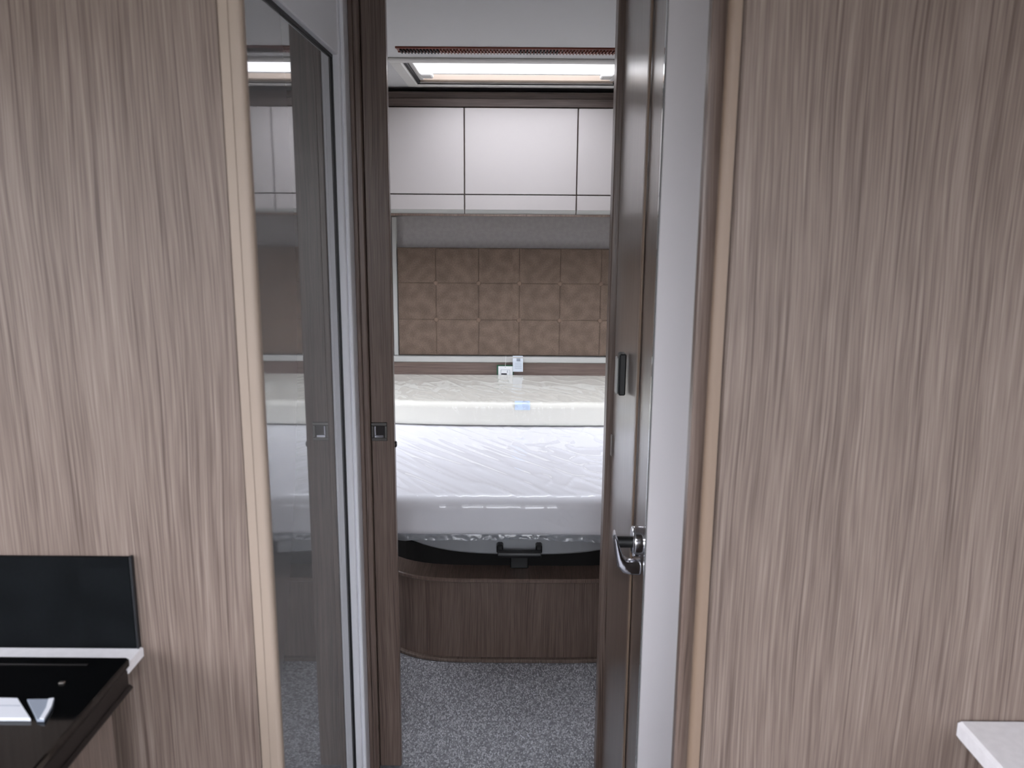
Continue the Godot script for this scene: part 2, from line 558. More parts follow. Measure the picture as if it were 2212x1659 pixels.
func sliding_door() -> void:
	var d := shell("door_2", "dark woodgrain sliding door edge with a square flush latch, left of the doorway", Vector3(-0.32, 0, -1.9))
	box("guide_strip", Vector3(-0.3585, 0, -1.925), Vector3(-0.348, CEIL, -1.893), M.wood_dark, d, 0.002)
	box("guide_strip", Vector3(-0.347, 0, -1.925), Vector3(-0.3335, CEIL, -1.888), M.wood_dark, d, 0.002)
	var leaf := box("door_leaf", Vector3(-0.3325, 0.008, -1.924), Vector3(-0.2785, CEIL - 0.004, -1.9), M.wood_dark, d, 0.002)
	var lx := -0.3137
	var ly := 0.9
	var st := begin()
	var o := 0.0190
	var i := 0.0125
	for q in [[-o, o, i, o], [-o, o, -o, -i], [-o, -i, -i, i], [i, o, -i, i]]:
		add_box(st, Vector3(lx + (q[0] + q[1]) / 2, ly + (q[2] + q[3]) / 2 * 1.18, -1.8985), Vector3(q[1] - q[0], (q[3] - q[2]) * 1.18, 0.003), 0.0011)
	var lt := put(st, "latch_plate", M.latch, leaf)
	lt.set_meta("label", "dark metal square flush latch plate")
	box("latch_cup", Vector3(lx - i, ly - i * 1.18, -1.8998), Vector3(lx + i, ly + i * 1.18, -1.8994), M.dark_steel, leaf, 0.0)
	box("latch_grip", Vector3(lx - 0.0115, ly - 0.0145, -1.8994), Vector3(lx + 0.010, ly - 0.0085, -1.8972), M.chrome, leaf, 0.001)
	box("latch_grip", Vector3(lx - 0.0115, ly - 0.0085, -1.8994), Vector3(lx - 0.0075, ly + 0.0135, -1.8978), M.chrome, leaf, 0.001)
	var kb := begin()
	add_tube(kb, [Vector3(-0.2785, 0.866, -1.912), Vector3(-0.2760, 0.866, -1.912), Vector3(-0.2742, 0.866, -1.912)], [0.008, 0.0078, 0.0045], 14)
	put(kb, "bolt_keeper", M.dark_steel, leaf)

func open_door() -> void:
	# local frame: hinge line at the origin, leaf runs towards +z (to the viewer), face looks to -x
	var d := shell("door_1", "dark woodgrain bedroom door standing open along the right of the passage", Vector3(0.2325, 0, -1.878))
	var lenz := 0.578
	var th := 0.0695
	var st := begin()
	add_box(st, Vector3(th / 2 + 0.001, 0.95, lenz / 2), Vector3(th - 0.004, 1.86, lenz - 0.004), 0.001)
	var leaf := put_local(st, "door_leaf", M.wood_gloss, d)
	st = begin()
	add_box(st, Vector3(th / 2, 0.95, lenz + 0.0005), Vector3(th - 0.005, 1.86, 0.007), 0.001)
	var ed := put_local(st, "edge_profile", M.leaf_edge, d)
	ed.set_meta("label", "pale grey flat edge of the door")
	for s in [0, 1]:
		var x := -0.0002 if s == 0 else th - 0.0028
		st = begin()
		add_box(st, Vector3(x + 0.0015, 0.95, lenz + (0.001 if s == 0 else 0.0035)), Vector3(0.003, 1.86, 0.009), 0.0012)
		put_local(st, "edge_bead", M.lip, d)
	# inlaid tan strip
	st = begin()
	add_box(st, Vector3(-0.0002, 0.95, lenz - 0.155), Vector3(0.004, 1.858, 0.017), 0.0015)
	put_local(st, "inlay_strip", M.inlay, d)
	# hinge plate at the far edge
	st = begin()
	add_box(st, Vector3(-0.001, 0.885, 0.03), Vector3(0.003, 0.05, 0.014), 0.001)
	put_local(st, "hinge_plate", M.steel, d)
	# black door hook with a pale plate on its free side
	st = begin()
	add_box(st, Vector3(-0.0085, 1.094, 0.246), Vector3(0.014, 0.084, 0.034), 0.0025)
	var hook := put_local(st, "door_hook", M.plastic, d)
	hook.set_meta("label", "small black plastic door hook")
	st = begin()
	add_box(st, Vector3(-0.0180, 1.090, 0.240), Vector3(0.004, 0.074, 0.024), 0.0015)
	put_local(st, "hook_plate", M.grey_band, hook)
	# lever handle: round rose on the face, neck out to the left, lever curling down and back
	var hz := lenz - 0.029
	var hy := 0.861
	var hd := Node3D.new()
	hd.name = "lever_handle"
	d.add_child(hd)
	hd.set_meta("label", "chrome lever handle with round rose")
	st = begin()
	add_tube(st, [Vector3(0.001, hy, hz), Vector3(-0.0135, hy, hz), Vector3(-0.0165, hy, hz), Vector3(-0.018, hy, hz)], [0.0262, 0.0262, 0.0252, 0.021], 36)
	put_local(st, "rose", M.chrome, hd)
	st = begin()
	add_tube(st, [Vector3(-0.016, hy - 0.002, hz), Vector3(-0.044, hy - 0.002, hz)], [0.0098, 0.0098], 20)
	put_local(st, "neck", M.black, hd)
	st = begin()
	var rows := []
	var spine := [Vector3(-0.0470, hy + 0.015, hz), Vector3(-0.0455, hy + 0.006, hz), Vector3(-0.0415, hy - 0.012, hz + 0.001), Vector3(-0.0375, hy - 0.028, hz + 0.001),
		Vector3(-0.0335, hy - 0.0375, hz + 0.002), Vector3(-0.0265, hy - 0.0430, hz + 0.002), Vector3(-0.0165, hy - 0.0450, hz + 0.002), Vector3(-0.004, hy - 0.0452, hz + 0.002), Vector3(-0.0015, hy - 0.0452, hz + 0.002)]
	var thick := [0.0015, 0.0038, 0.0052, 0.0068, 0.0100, 0.0128, 0.0138, 0.0140, 0.0136]
	for k in spine.size():
		var t: Vector3 = (spine[min(k + 1, spine.size() - 1)] - spine[max(k - 1, 0)]).normalized()
		var u := t.cross(Vector3(0, 0, 1)).normalized()
		var row := []
		for j in 21:
			var a := TAU * j / 20.0
			var ca := signf(cos(a)) * pow(absf(cos(a)), 0.55)
			var sa := signf(sin(a)) * pow(absf(sin(a)), 0.55)
			row.append(spine[k] + u * ca * thick[k] + Vector3(0, 0, 1) * sa * 0.0115)
		rows.append(row)
	add_grid(st, rows, false)
	for e in [0, spine.size() - 1]:
		var n: Vector3 = (spine[0] - spine[1]).normalized() if e == 0 else (spine[e] - spine[e - 1]).normalized()
		for j in 20:
			tri(st, spine[e], rows[e][j], rows[e][j + 1], n)
	put_local(st, "lever", M.chrome, hd)
	d.rotation.y = deg_to_rad(-0.95)

func put_local(st: SurfaceTool, called: String, m: Material, parent: Node3D) -> MeshInstance3D:
	var o := MeshInstance3D.new()
	o.name = called
	o.mesh = st.commit()
	o.material_override = m
	parent.add_child(o, true)
	return o

func skylight() -> void:
	var x0 := -0.40
	var x1 := 0.42
	var z0 := -3.60
	var z1 := -3.10
	var w := shell("window_1", "bright white roof light in the bedroom ceiling", Vector3(0, CEIL, -3.35))
	var st := begin()
	# upstand round the opening
	add_box(st, Vector3((x0 + x1) / 2, CEIL + 0.05, z0 - 0.012), Vector3(x1 - x0 + 0.05, 0.12, 0.024), 0.002)
	add_box(st, Vector3((x0 + x1) / 2, CEIL + 0.05, z1 + 0.012), Vector3(x1 - x0 + 0.05, 0.12, 0.024), 0.002)
	add_box(st, Vector3(x0 - 0.012, CEIL + 0.05, (z0 + z1) / 2), Vector3(0.024, 0.12, z1 - z0), 0.002)
	add_box(st, Vector3(x1 + 0.012, CEIL + 0.05, (z0 + z1) / 2), Vector3(0.024, 0.12, z1 - z0), 0.002)
	put(st, "upstand", M.white, w)
	# trim frame under the ceiling, four bars
	var f := 0.045
	for q in [[x0 - f, x1 + f, z1, z1 + f], [x0 - f, x1 + f, z0 - f, z0], [x0 - f, x0, z0, z1], [x1, x1 + f, z0, z1]]:
		box("frame_bar", Vector3(q[0], CEIL - 0.012, q[2]), Vector3(q[1], CEIL + 0.0, q[3]), M.white, w, 0.004)
	# dark seal and bright runner on the short sides
	for s in [-1.0, 1.0]:
		var xe := x0 if s < 0 else x1
		box("side_seal", Vector3(xe - 0.0 * s, CEIL - 0.004, z0 + 0.002), Vector3(xe - 0.012 * s, CEIL + 0.012, z1 - 0.002), M.rubber, w, 0.001)
		box("blind_runner", Vector3(xe - 0.012 * s, CEIL + 0.004, z0 + 0.002), Vector3(xe - 0.03 * s, CEIL + 0.03, z1 - 0.002), M.white, w, 0.002)
		box("blind_bracket", Vector3(xe - 0.03 * s, CEIL + 0.0, z0 + 0.09), Vector3(xe - 0.075 * s, CEIL + 0.035, z0 + 0.17), M.white, w, 0.004)
	st = begin()
	add_tube(st, [Vector3(x0 + 0.075, CEIL + 0.018, z0 + 0.12), Vector3(x1 - 0.075, CEIL + 0.018, z0 + 0.12)], [0.006, 0.006], 12)
	put(st, "blind_rod", M.white, w)
	box("blind_rail", Vector3(x0 + 0.01, CEIL + 0.0, z0 + 0.0), Vector3(x1 - 0.01, CEIL + 0.03, z0 + 0.035), M.tan, w, 0.005)
	box("pane", Vector3(x0 - 0.02, CEIL + 0.105, z0 - 0.02), Vector3(x1 + 0.02, CEIL + 0.109, z1 + 0.02), M.pane, w, 0.0)

func ceiling_vent() -> void:
	var v := thing("ceiling_vent", "thin dark copper vent strip across the bedroom ceiling before the roof light", "vent", Vector3(0.0, CEIL, -2.9))
	var st := begin()
	add_box(st, Vector3(0.06, CEIL - 0.003, -2.87), Vector3(0.90, 0.006, 0.012), 0.001)
	add_box(st, Vector3(0.06, CEIL - 0.003, -2.938), Vector3(0.90, 0.006, 0.008), 0.001)
	add_box(st, Vector3(0.06, CEIL - 0.001, -2.905), Vector3(0.90, 0.002, 0.06), 0.0)
	put(st, "housing", M.copper, v)
	var k := 0
	var x := -0.375
	var fin := begin()
	add_box(fin, Vector3.ZERO, Vector3(0.0045, 0.010, 0.056), 0.0)
	var mesh := fin.commit()
	while x < 0.48:
		var o := MeshInstance3D.new()
		o.name = "louvre"
		o.mesh = mesh
		o.material_override = M.copper if (k / 12) % 3 != 0 else M.rubber
		v.add_child(o, true)
		o.position = Vector3(x, -0.006, -0.005)
		x += 0.011
		k += 1

func lockers() -> void:
	var edges := [-0.7020, -0.2132, 0.2755, 0.7642]
	var labels := ["white overhead locker nearest the sliding door, left of the middle one", "white overhead locker in the middle above the headboard", "white overhead locker right of the middle one, partly hidden by the open door"]
	for i in 3:
		var a: float = edges[i]
		var b: float = edges[i + 1]
		var l := thing("overhead_locker" if i == 0 else "overhead_locker_%03d" % i, labels[i], "locker", Vector3((a + b) / 2, 1.408, -3.7), "white overhead lockers above the bed")
		box("carcass", Vector3(a, 1.408, Z_BACK), Vector3(b, 1.862, -3.722), M.wood_dark, l, 0.0)
		box("door", Vector3(a + 0.0028, 1.4985, -3.721), Vector3(b - 0.0028, 1.8575, -3.70), M.white_door, l, 0.0015)
		box("lower_flap", Vector3(a + 0.0028, 1.4313, -3.721), Vector3(b - 0.0028, 1.4938, -3.70), M.white_door, l, 0.001)
		# lower band leaning back under the flap
		var st := begin()
		var y0 := 1.4135
		var y1 := 1.4313
		var n := Vector3(0, -0.45, 0.9).normalized()
		var xa := a + 0.002
		var xb := b - 0.002
		quad(st, Vector3(xa, y1, -3.7005), Vector3(xb, y1, -3.7005), Vector3(xb, y0, -3.7095), Vector3(xa, y0, -3.7095), n)
		quad(st, Vector3(xa, y0, -3.7095), Vector3(xb, y0, -3.7095), Vector3(xb, y0, -3.716), Vector3(xa, y0, -3.716), Vector3.DOWN)
		for sx in [-1.0, 1.0]:
			var xx: float = xa if sx < 0 else xb
			tri(st, Vector3(xx, y1, -3.7005), Vector3(xx, y0, -3.7095), Vector3(xx, y1, -3.716), Vector3(sx, 0, 0))
			tri(st, Vector3(xx, y0, -3.7095), Vector3(xx, y0, -3.716), Vector3(xx, y1, -3.716), Vector3(sx, 0, 0))
		put(st, "lower_band", M.grey_band, l)
		box("bottom_edge", Vector3(a, 1.4035, -3.98), Vector3(b, 1.4125, -3.704), M.wood_dark, l, 0.001)
	var c := shell("trim_4", "dark wood cornice between the white lockers and the ceiling", Vector3(0, 1.862, -3.7))
	box("cornice_board", Vector3(-HALF, 1.8625, Z_BACK), Vector3(HALF, 1.897, -3.706), M.cornice, c, 0.002)
	box("cornice_board", Vector3(-HALF, 1.897, Z_BACK), Vector3(HALF, 1.925, -3.712), M.cornice, c, 0.002)

func headboard() -> void:
	var h := thing("headboard", "brown suede headboard with square button tufting under the lockers", "headboard", Vector3(0.03, 0.745, -3.98))
	var xs := [-0.5455, -0.3654, -0.1620, 0.0317, 0.2254, 0.4191, 0.6055]
	var ys := [0.7455, 0.9165, 1.0925, 1.2570]
	box("backing", Vector3(-0.545, 0.746, -3.985), Vector3(0.605, 1.256, -3.958), M.suede, h, 0.004)
	var nz := noise(77)
	for i in 6:
		for j in 3:
			var st := begin()
			var rows := []
			var n := 14
			for u in n + 1:
				var row := []
				for v in n + 1:
					var fu := u / float(n)
					var fv := v / float(n)
					# closer spacing near the seams
					var su := 0.5 - 0.5 * cos(PI * fu)
					var sv := 0.5 - 0.5 * cos(PI * fv)
					var x: float = lerpf(xs[i], xs[i + 1], su)
					var y: float = lerpf(ys[j], ys[j + 1], sv)
					var puff := pow(sin(PI * su), 0.22) * pow(sin(PI * sv), 0.22)
					var z := -3.951 + 0.0075 * puff + 0.0012 * nz.get_noise_2d(x * 14.0, y * 14.0) * puff
					row.append(Vector3(x, y, z))
				rows.append(row)
			add_grid(st, rows)
			put(st, "padded_square", M.suede, h)
	for x in xs.slice(1, 6):
		for y in ys.slice(1, 3):
			var st := begin()
			add_tube(st, [Vector3(x, y, -3.959), Vector3(x, y, -3.9475), Vector3(x, y, -3.9455), Vector3(x, y, -3.9445)], [0.011, 0.011, 0.0088, 0.004], 16)
			put(st, "button", M.button, h)
	var s := thing("headboard_surround", "pale ledge and horizontal woodgrain panel below the brown headboard", "bed surround", Vector3(0.03, 0.4, -3.98))
	box("ledge", Vector3(-0.585, 0.713, -3.985), Vector3(0.645, 0.741, -3.925), M.grey_band, s, 0.004)
	box("side_upright", Vector3(-0.572, 0.741, -3.985), Vector3(-0.549, 1.40, -3.955), M.grey_band, s, 0.003)
	box("side_upright", Vector3(0.609, 0.741, -3.985), Vector3(0.632, 1.40, -3.955), M.grey_band, s, 0.003)
	box("wood_panel", Vector3(-0.585, 0.40, -3.985), Vector3(0.645, 0.712, -3.94), M.wood_flat, s, 0.002)
	box("side_board", Vector3(-0.603, 0.40, -3.985), Vector3(-0.587, 1.40, -3.935), M.wood_dark, s, 0.002)
	box("side_board", Vector3(0.647, 0.40, -3.985), Vector3(0.663, 1.40, -3.935), M.wood_dark, s, 0.002)

# bowed front of the bed: how far the front line lies from the viewer at x
func front_d(x: float, d0: float, n: float, c: float) -> float:
	var u: float = minf(absf((x - 0.03) / 0.68), 0.999)
	return d0 + c * (1.0 - pow(1.0 - pow(u, n), 1.0 / n))

func bed_outline(d0: float, n: float, c: float, back: float, half := 0.66) -> PackedVector2Array:
	var p := PackedVector2Array()
	var k := 41
	for i in k:
		var x := 0.03 - half + 2.0 * half * i / (k - 1)
		p.append(Vector2(x, -front_d(x, d0, n, c)))
	p.append(Vector2(0.03 + half, -back))
	p.append(Vector2(0.03 - half, -back))
	return p

func bed() -> void:
	var b := thing("island_bed", "dark woodgrain bed base with bowed front and pale lift-up platform", "bed", Vector3(0.03, 0, -3.0))
	var st := begin()
	# curved wood front as a shell, hollow behind
	var rows := []
	for i in 61:
		var x := 0.03 - 0.60 + 1.20 * i / 60.0
		rows.append([Vector3(x, 0.0, -front_d(x, 2.437, 5.0, 4.6)), Vector3(x, 0.29, -front_d(x, 2.437, 5.0, 4.6))])
	add_grid(st, rows)
	add_box(st, Vector3(0.03 - 0.595, 0.145, -3.48), Vector3(0.012, 0.29, 0.86), 0.0)
	add_box(st, Vector3(0.03 + 0.595, 0.145, -3.48), Vector3(0.012, 0.29, 0.86), 0.0)
	put(st, "front_panel", M.wood_dark, b)
	st = begin()
	add_slab(st, bed_outline(2.421, 5.0, 4.6, 3.92, 0.605), 0.0, 0.012, 0.002)
	put(st, "skirting", M.wood, b)
	st = begin()
	add_slab(st, bed_outline(2.390, 5.0, 4.6, 3.92, 0.61), 0.288, 0.302, 0.003)
	put(st, "top_ledge", M.wood_dark, b)
	# black slab, its colour stands in for shade in the hollow under the platform
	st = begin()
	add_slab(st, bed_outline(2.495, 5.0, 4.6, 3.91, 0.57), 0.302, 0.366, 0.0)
	put(st, "dark_hollow_fill", M.hollow_shade, b)
	st = begin()
	add_slab(st, bed_outline(2.414, 3.0, 2.2, 3.91, 0.63), 0.372, 0.428, 0.006)
	put(st, "lift_platform", M.bed_board, b)
	# black pull handle on the platform edge
	st = begin()
	var hx := 0.0264
	add_box(st, Vector3(hx - 0.060, 0.401, -2.402), Vector3(0.020, 0.028, 0.030), 0.004)
	add_box(st, Vector3(hx + 0.060, 0.401, -2.402), Vector3(0.020, 0.028, 0.030), 0.004)
	var path := []
	var rad := []
	for k in 13:
		var t := k / 12.0 * 2.0 - 1.0
		path.append(Vector3(hx + 0.066 * t, 0.389 - 0.002 * (1.0 - t * t), -2.388 + 0.004 * t * t))
		rad.append(0.0125)
	add_tube(st, path, rad, 14)
	put(st, "pull_handle", M.plastic, b)
	box("centre_support", Vector3(hx - 0.028, 0.302, -2.487), Vector3(hx + 0.03, 0.372, -2.47), M.plastic, b, 0.003)

# one mattress skin: profile from the back of the top over the front edge down to the hem
func mattress_skin(x0: float, x1: float, d0: float, n: float, c: float, back: float, y0: float, y1: float, r: float, off: float, kind: int, nu: int) -> Array:
	var prof := []                # (distance behind the front line, height)
	var nt := 70 if kind > 0 else 30
	for k in nt:
		prof.append([1.0 - k / float(nt), -1])
	var rows := []
	var nz := noise(51 + kind)
	for i in nu + 1:
		var x := lerpf(x0, x1, i / float(nu))
		var df := front_d(x, d0, n, c)
		var row := []
		var pts := []
		for k in nt:
			pts.append(Vector2(lerpf(back, df + r, k / float(nt)), y1))
		for k in 9:
			var a := PI / 2 * k / 8.0
			pts.append(Vector2(df + r - r * sin(a), y1 - r + r * cos(a)))
		for k in 10:
			pts.append(Vector2(df, lerpf(y1 - r, y0 + 0.02, (k + 1) / 10.0)))
		for k in 4:
			var a := PI / 2 * (k + 1) / 4.0
			pts.append(Vector2(df + 0.02 - 0.02 * cos(a), y0 + 0.02 - 0.02 * sin(a)))
		for k in pts.size():
			var p: Vector2 = pts[k]
			var depth: float = p.x
			var h := off
			if kind == 1:
				# the film is pulled into long slanting pleats, crumpled on the right
				var s := x * 0.80 + depth * 0.62
				var t := -x * 0.62 + depth * 0.80
				var pleat := pow(1.0 - absf(nz.get_noise_2d(s * 9.0, t * 0.9)), 5.0) * 0.0035 + 0.0012 * nz.get_noise_2d(s * 34.0, t * 1.7)
				var q := x + 0.16 * nz.get_noise_2d(depth * 3.0, 3.0)
				var cr := pow(1.0 - absf(nz.get_noise_2d(x * 7.0 + 20.0, depth * 8.0 + 4.0 * x)), 6.0) * 0.006
				var k2 := smoothstep(-0.05, 0.18, q + (depth - 2.85) * 0.35)
				var down: float = smoothstep(-6.0, 20.0, float(k - nt))
				var face := 0.0020 * pow(1.0 - absf(nz.get_noise_2d(x * 5.0 + p.y * 9.0, p.y * 2.0 - x * 1.5)), 6.0) + 0.0012 * nz.get_noise_2d(x * 7.0, p.y * 6.0)
				h += lerpf(lerpf(pleat, cr, k2), face, down)
			elif kind == 2:
				var cr2 := pow(1.0 - absf(nz.get_noise_2d(x * 9.0 + depth * 5.0, depth * 6.0)), 5.0) * 0.0018
				cr2 += 0.0007 * nz.get_noise_2d(x * 30.0, depth * 6.0 + p.y * 9.0)
				h += cr2
				var bump := maxf(0.0, 1.0 - absf(k - nt - 5) / 9.0)
				h += 0.004 * bump * pow(1.0 - absf(nz.get_noise_2d(x * 16.0, p.y * 14.0)), 5.0)
			var nrm := Vector3(0, 1, 0)
			if k >= nt and k < nt + 9:
				var a := PI / 2 * (k - nt) / 8.0
				nrm = Vector3(0, cos(a), sin(a))
			elif k >= nt + 9:
				nrm = Vector3(0, 0, 1)
			row.append(Vector3(x, p.y, -depth) + nrm * h)
		rows.append(row)
	return rows

func mattresses() -> void:
	# --- the large mattress
	var m := thing("mattress", "large white mattress wrapped in clear plastic on the bed platform", "mattress", Vector3(0.03, 0.43, -3.0), "mattresses wrapped in plastic")
	var st := begin()
	add_grid(st, mattress_skin(-0.60, 0.66, 2.412, 5.0, 0.35, 3.91, 0.431, 0.555, 0.036, 0.0, 0, 60), true)
	put(st, "ticking", M.ticking, m)
	st = begin()
	var skin := mattress_skin(-0.602, 0.662, 2.412, 5.0, 0.35, 3.285, 0.428, 0.555, 0.036, 0.003, 1, 190)
	add_grid(st, skin, true)
	put(st, "plastic_wrap", M.film, m)
	# loose hem of the film hanging below the front edge
	st = begin()
	var nz := noise(91)
	var rows := []
	for i in 161:
		var x := lerpf(-0.60, 0.66, i / 160.0)
		var d := front_d(x, 2.404, 5.0, 0.35)
		var row := []
		for k in 6:
			var t := k / 5.0
			row.append(Vector3(x, 0.443 - t * (0.019 + 0.006 * nz.get_noise_2d(x * 9.0, 1.0)), -d + 0.003 * t + t * 0.004 * nz.get_noise_2d(x * 40.0, t)))
		rows.append(row)
	add_grid(st, rows, true)
	put(st, "film_hem", M.film_hem, m)
	# --- the shorter head piece lying on it
	var h := thing("mattress_001", "shorter cream mattress section in clear plastic lying before the headboard", "mattress", Vector3(0.03, 0.56, -3.6), "mattresses wrapped in plastic")
	st = begin()
	var top := mattress_skin(-0.60, 0.66, 3.292, 2.6, 0.12, 3.913, 0.559, 0.655, 0.022, 0.0, 0, 50)
	add_grid(st, top, true)
	put(st, "foam_block", M.cream, h)
	st = begin()
	add_grid(st, mattress_skin(-0.602, 0.662, 3.292, 2.6, 0.12, 3.914, 0.5575, 0.655, 0.022, 0.003, 2, 170), true)
	put(st, "plastic_wrap", M.film, h)
	st = begin()
	var tr := []
	for i in 9:
		var row := []
		for k in 6:
			var a := PI / 2 * k / 5.0
			row.append(Vector3(lerpf(0.012, 0.074, i / 8.0), 0.630 + 0.0295 * sin(a) * 1.05, -3.318 + 0.031 * cos(a)))
		tr.append(row)
	add_grid(st, tr)
	var tp := put(st, "tape_patch", M.blue_tape, h)
	tp.set_meta("label", "pale blue tape patch")

func tags_on_headboard() -> void:
	var c := thing("hanging_card", "white safety card on a green backing card, hung on a string below the headboard", "card", Vector3(-0.03, 0.65, -3.92))
	var z := -3.918
	box("green_backing", Vector3(-0.0738, 0.630, z - 0.002), Vector3(0.0075, 0.7035, z - 0.001), M.green, c, 0.0)
	var f := box("white_card", Vector3(-0.0665, 0.630, z - 0.0008), Vector3(0.0025, 0.6975, z), M.card, c, 0.0)
	# picture of a cigarette in a thin frame
	var st := begin()
	var zf := z + 0.0004
	for q in [[-0.0545, 0.6795, -0.0100, 0.6807], [-0.0545, 0.6510, -0.0533, 0.6800], [-0.0112, 0.6510, -0.0100, 0.6800], [-0.0250, 0.6652, -0.0235, 0.6760], [-0.0215, 0.6660, -0.0202, 0.6780]]:
		add_box(st, Vector3((q[0] + q[2]) / 2, (q[1] + q[3]) / 2, zf), Vector3(q[2] - q[0], q[3] - q[1], 0.0006), 0.0)
	put(st, "picture_frame", M.faint_ink, f)
	box("cigarette_print", Vector3(-0.0520, 0.6570, zf - 0.0003), Vector3(-0.0250, 0.6630, zf + 0.0005), M.ink, f, 0.0)
	st = begin()
	add_tube(st, [Vector3(-0.0345, 0.6455, zf - 0.0002), Vector3(-0.0345, 0.6455, zf + 0.0005)], [0.0045, 0.0045], 14)
	put(st, "red_mark", M.red, f)
	st = begin()
	add_tube(st, [Vector3(-0.0325, 0.6945, zf), Vector3(-0.0318, 0.712, -3.917), Vector3(-0.0312, 0.730, -3.917), Vector3(-0.0310, 0.7475, -3.9215)], [0.0007, 0.0007, 0.0007, 0.0007], 6)
	put(st, "string", M.card, c)
	st = begin()
	add_tube(st, [Vector3(-0.0325, 0.6938, zf - 0.0002), Vector3(-0.0325, 0.6938, zf + 0.0004)], [0.0016, 0.0016], 10)
	put(st, "eyelet", M.ink, f)
	var l := thing("care_label", "silvery white cloth label hanging below the headboard beside the card", "label", Vector3(0.03, 0.67, -3.92))
	st = begin()
	var rows := []
	for i in 7:
		var row := []
		for k in 13:
			var t := k / 12.0
			row.append(Vector3(lerpf(0.0025, 0.0515, i / 6.0) + 0.001 * t, 0.7460 - 0.074 * t, -3.935 + 0.0215 * sin(minf(t * 2.2, 1.0) * PI / 2)))
		rows.append(row)
	add_grid(st, rows, true)
	var cl := put(st, "cloth", M.label, l)
	st = begin()
	for k in 3:
		add_box(st, Vector3(0.030, 0.735 - 0.005 * k, -3.9185 + 0.0022 * k), Vector3(0.018, 0.0022, 0.004), 0.0)
	for k in 7:
		add_box(st, Vector3(0.029, 0.714 - 0.0045 * k, -3.9133), Vector3(0.034, 0.0009, 0.0004), 0.0)
	put(st, "printed_lines", M.faint_ink, cl)

func kitchen() -> void:
	var w := thing("worktop", "white speckled kitchen worktop strip behind the hob", "worktop", Vector3(-0.8, 0.898, -0.7))
	box("slab", Vector3(-HALF + 0.002, 0.8855, -0.8995), Vector3(-0.4345, 0.898, -0.8595), M.worktop, w, 0.0012)
	var s := thing("splashback", "dark slate splashback plate standing on the worktop against the wood panel", "splashback", Vector3(-0.8, 0.898, -0.895))
	box("plate", Vector3(-HALF + 0.002, 0.8985, -0.8995), Vector3(-0.4400, 1.0125, -0.8935), M.splash, s, 0.0008)
	box("edge_cap", Vector3(-0.4399, 0.8985, -0.8995), Vector3(-0.4368, 1.0140, -0.8925), M.rubber, s, 0.001)
	# cooker with glass lid, its front faces the gangway
	var c := thing("hob", "black glass-topped kitchen hob in the lower left corner", "hob", Vector3(-0.7, 0.88, -0.5))
	var poly := PackedVector2Array()
	var xr := -0.4300
	var zb := -0.858
	poly.append(Vector2(-1.0, zb))
	for k in 6:
		var a := PI / 2 * k / 5.0
		poly.append(Vector2(xr - 0.006 + 0.006 * sin(a), zb + 0.006 - 0.006 * cos(a)))
	poly.append(Vector2(xr, -0.12))
	poly.append(Vector2(-1.0, -0.12))
	var st := begin()
	add_slab(st, poly, 0.8985, 0.9080, 0.0015)
	put(st, "glass_lid", M.hob_glass, c)
	box("front_fascia", Vector3(-0.60, 0.8640, -0.8560), Vector3(-0.4325, 0.8982, -0.12), M.hob_side, c, 0.004)
	box("fascia_lip", Vector3(-0.46, 0.8690, -0.8575), Vector3(-0.4290, 0.8760, -0.12), M.hob_side, c, 0.003)
	# frame line under the glass and a hinge spot, seen as faint marks
	box("lid_rail", Vector3(-0.98, 0.9080, -0.8420), Vector3(-0.470, 0.9092, -0.8395), M.dark_steel, c, 0.0004)
	box("lid_stop", Vector3(-0.482, 0.9080, -0.806), Vector3(-0.476, 0.9100, -0.801), M.steel, c, 0.001)
	var k := thing("kitchen_cabinet", "grey-brown kitchen cabinet front below the black hob", "cabinet", Vector3(-0.7, 0, -0.5))
	box("carcass", Vector3(-HALF + 0.004, 0.0, -0.84), Vector3(-0.475, 0.8640, -0.05), M.wood_dark, k, 0.0)
	box("drawer_front", Vector3(-0.4745, 0.70, -0.835), Vector3(-0.444, 0.858, -0.06), M.wood, k, 0.003)
	box("door", Vector3(-0.4745, 0.08, -0.835), Vector3(-0.444, 0.696, -0.06), M.wood, k, 0.003)
	# white leaflets lying on the lid
	var la := thing("leaflet", "white paper leaflet on the black hob, the one at the picture edge", "leaflet", Vector3(-0.52, 0.909, -0.75))
	st = begin()
	add_slab(st, PackedVector2Array([Vector2(-0.60, -0.7714), Vector2(-0.5064, -0.7700), Vector2(-0.4731, -0.7350), Vector2(-0.60, -0.7347)]), 0.9083, 0.9120, 0.0006)
	put(st, "sheet", M.paper, la)
	box("fold_line", Vector3(-0.60, 0.9119, -0.7560), Vector3(-0.495, 0.9123, -0.7553), M.faint_ink, la, 0.0)
	var lb := thing("leaflet_001", "small crumpled grey leaflet in plastic on the hob, right of the white one", "leaflet", Vector3(-0.47, 0.909, -0.75))
	st = begin()
	add_slab(st, PackedVector2Array([Vector2(-0.4964, -0.7692), Vector2(-0.4690, -0.7704), Vector2(-0.4633, -0.7557), Vector2(-0.4590, -0.7337), Vector2(-0.4660, -0.7337)]), 0.9083, 0.9110, 0.0006)
	put(st, "sheet", M.faint_ink, lb)
	st = begin()
	add_slab(st, PackedVector2Array([Vector2(-0.4740, -0.7690), Vector2(-0.4690, -0.7704), Vector2(-0.4633, -0.7557), Vector2(-0.4590, -0.7337), Vector2(-0.4640, -0.7345), Vector2(-0.4680, -0.7540)]), 0.9110, 0.9122, 0.0004)
	put(st, "bright_fold", M.paper, lb)

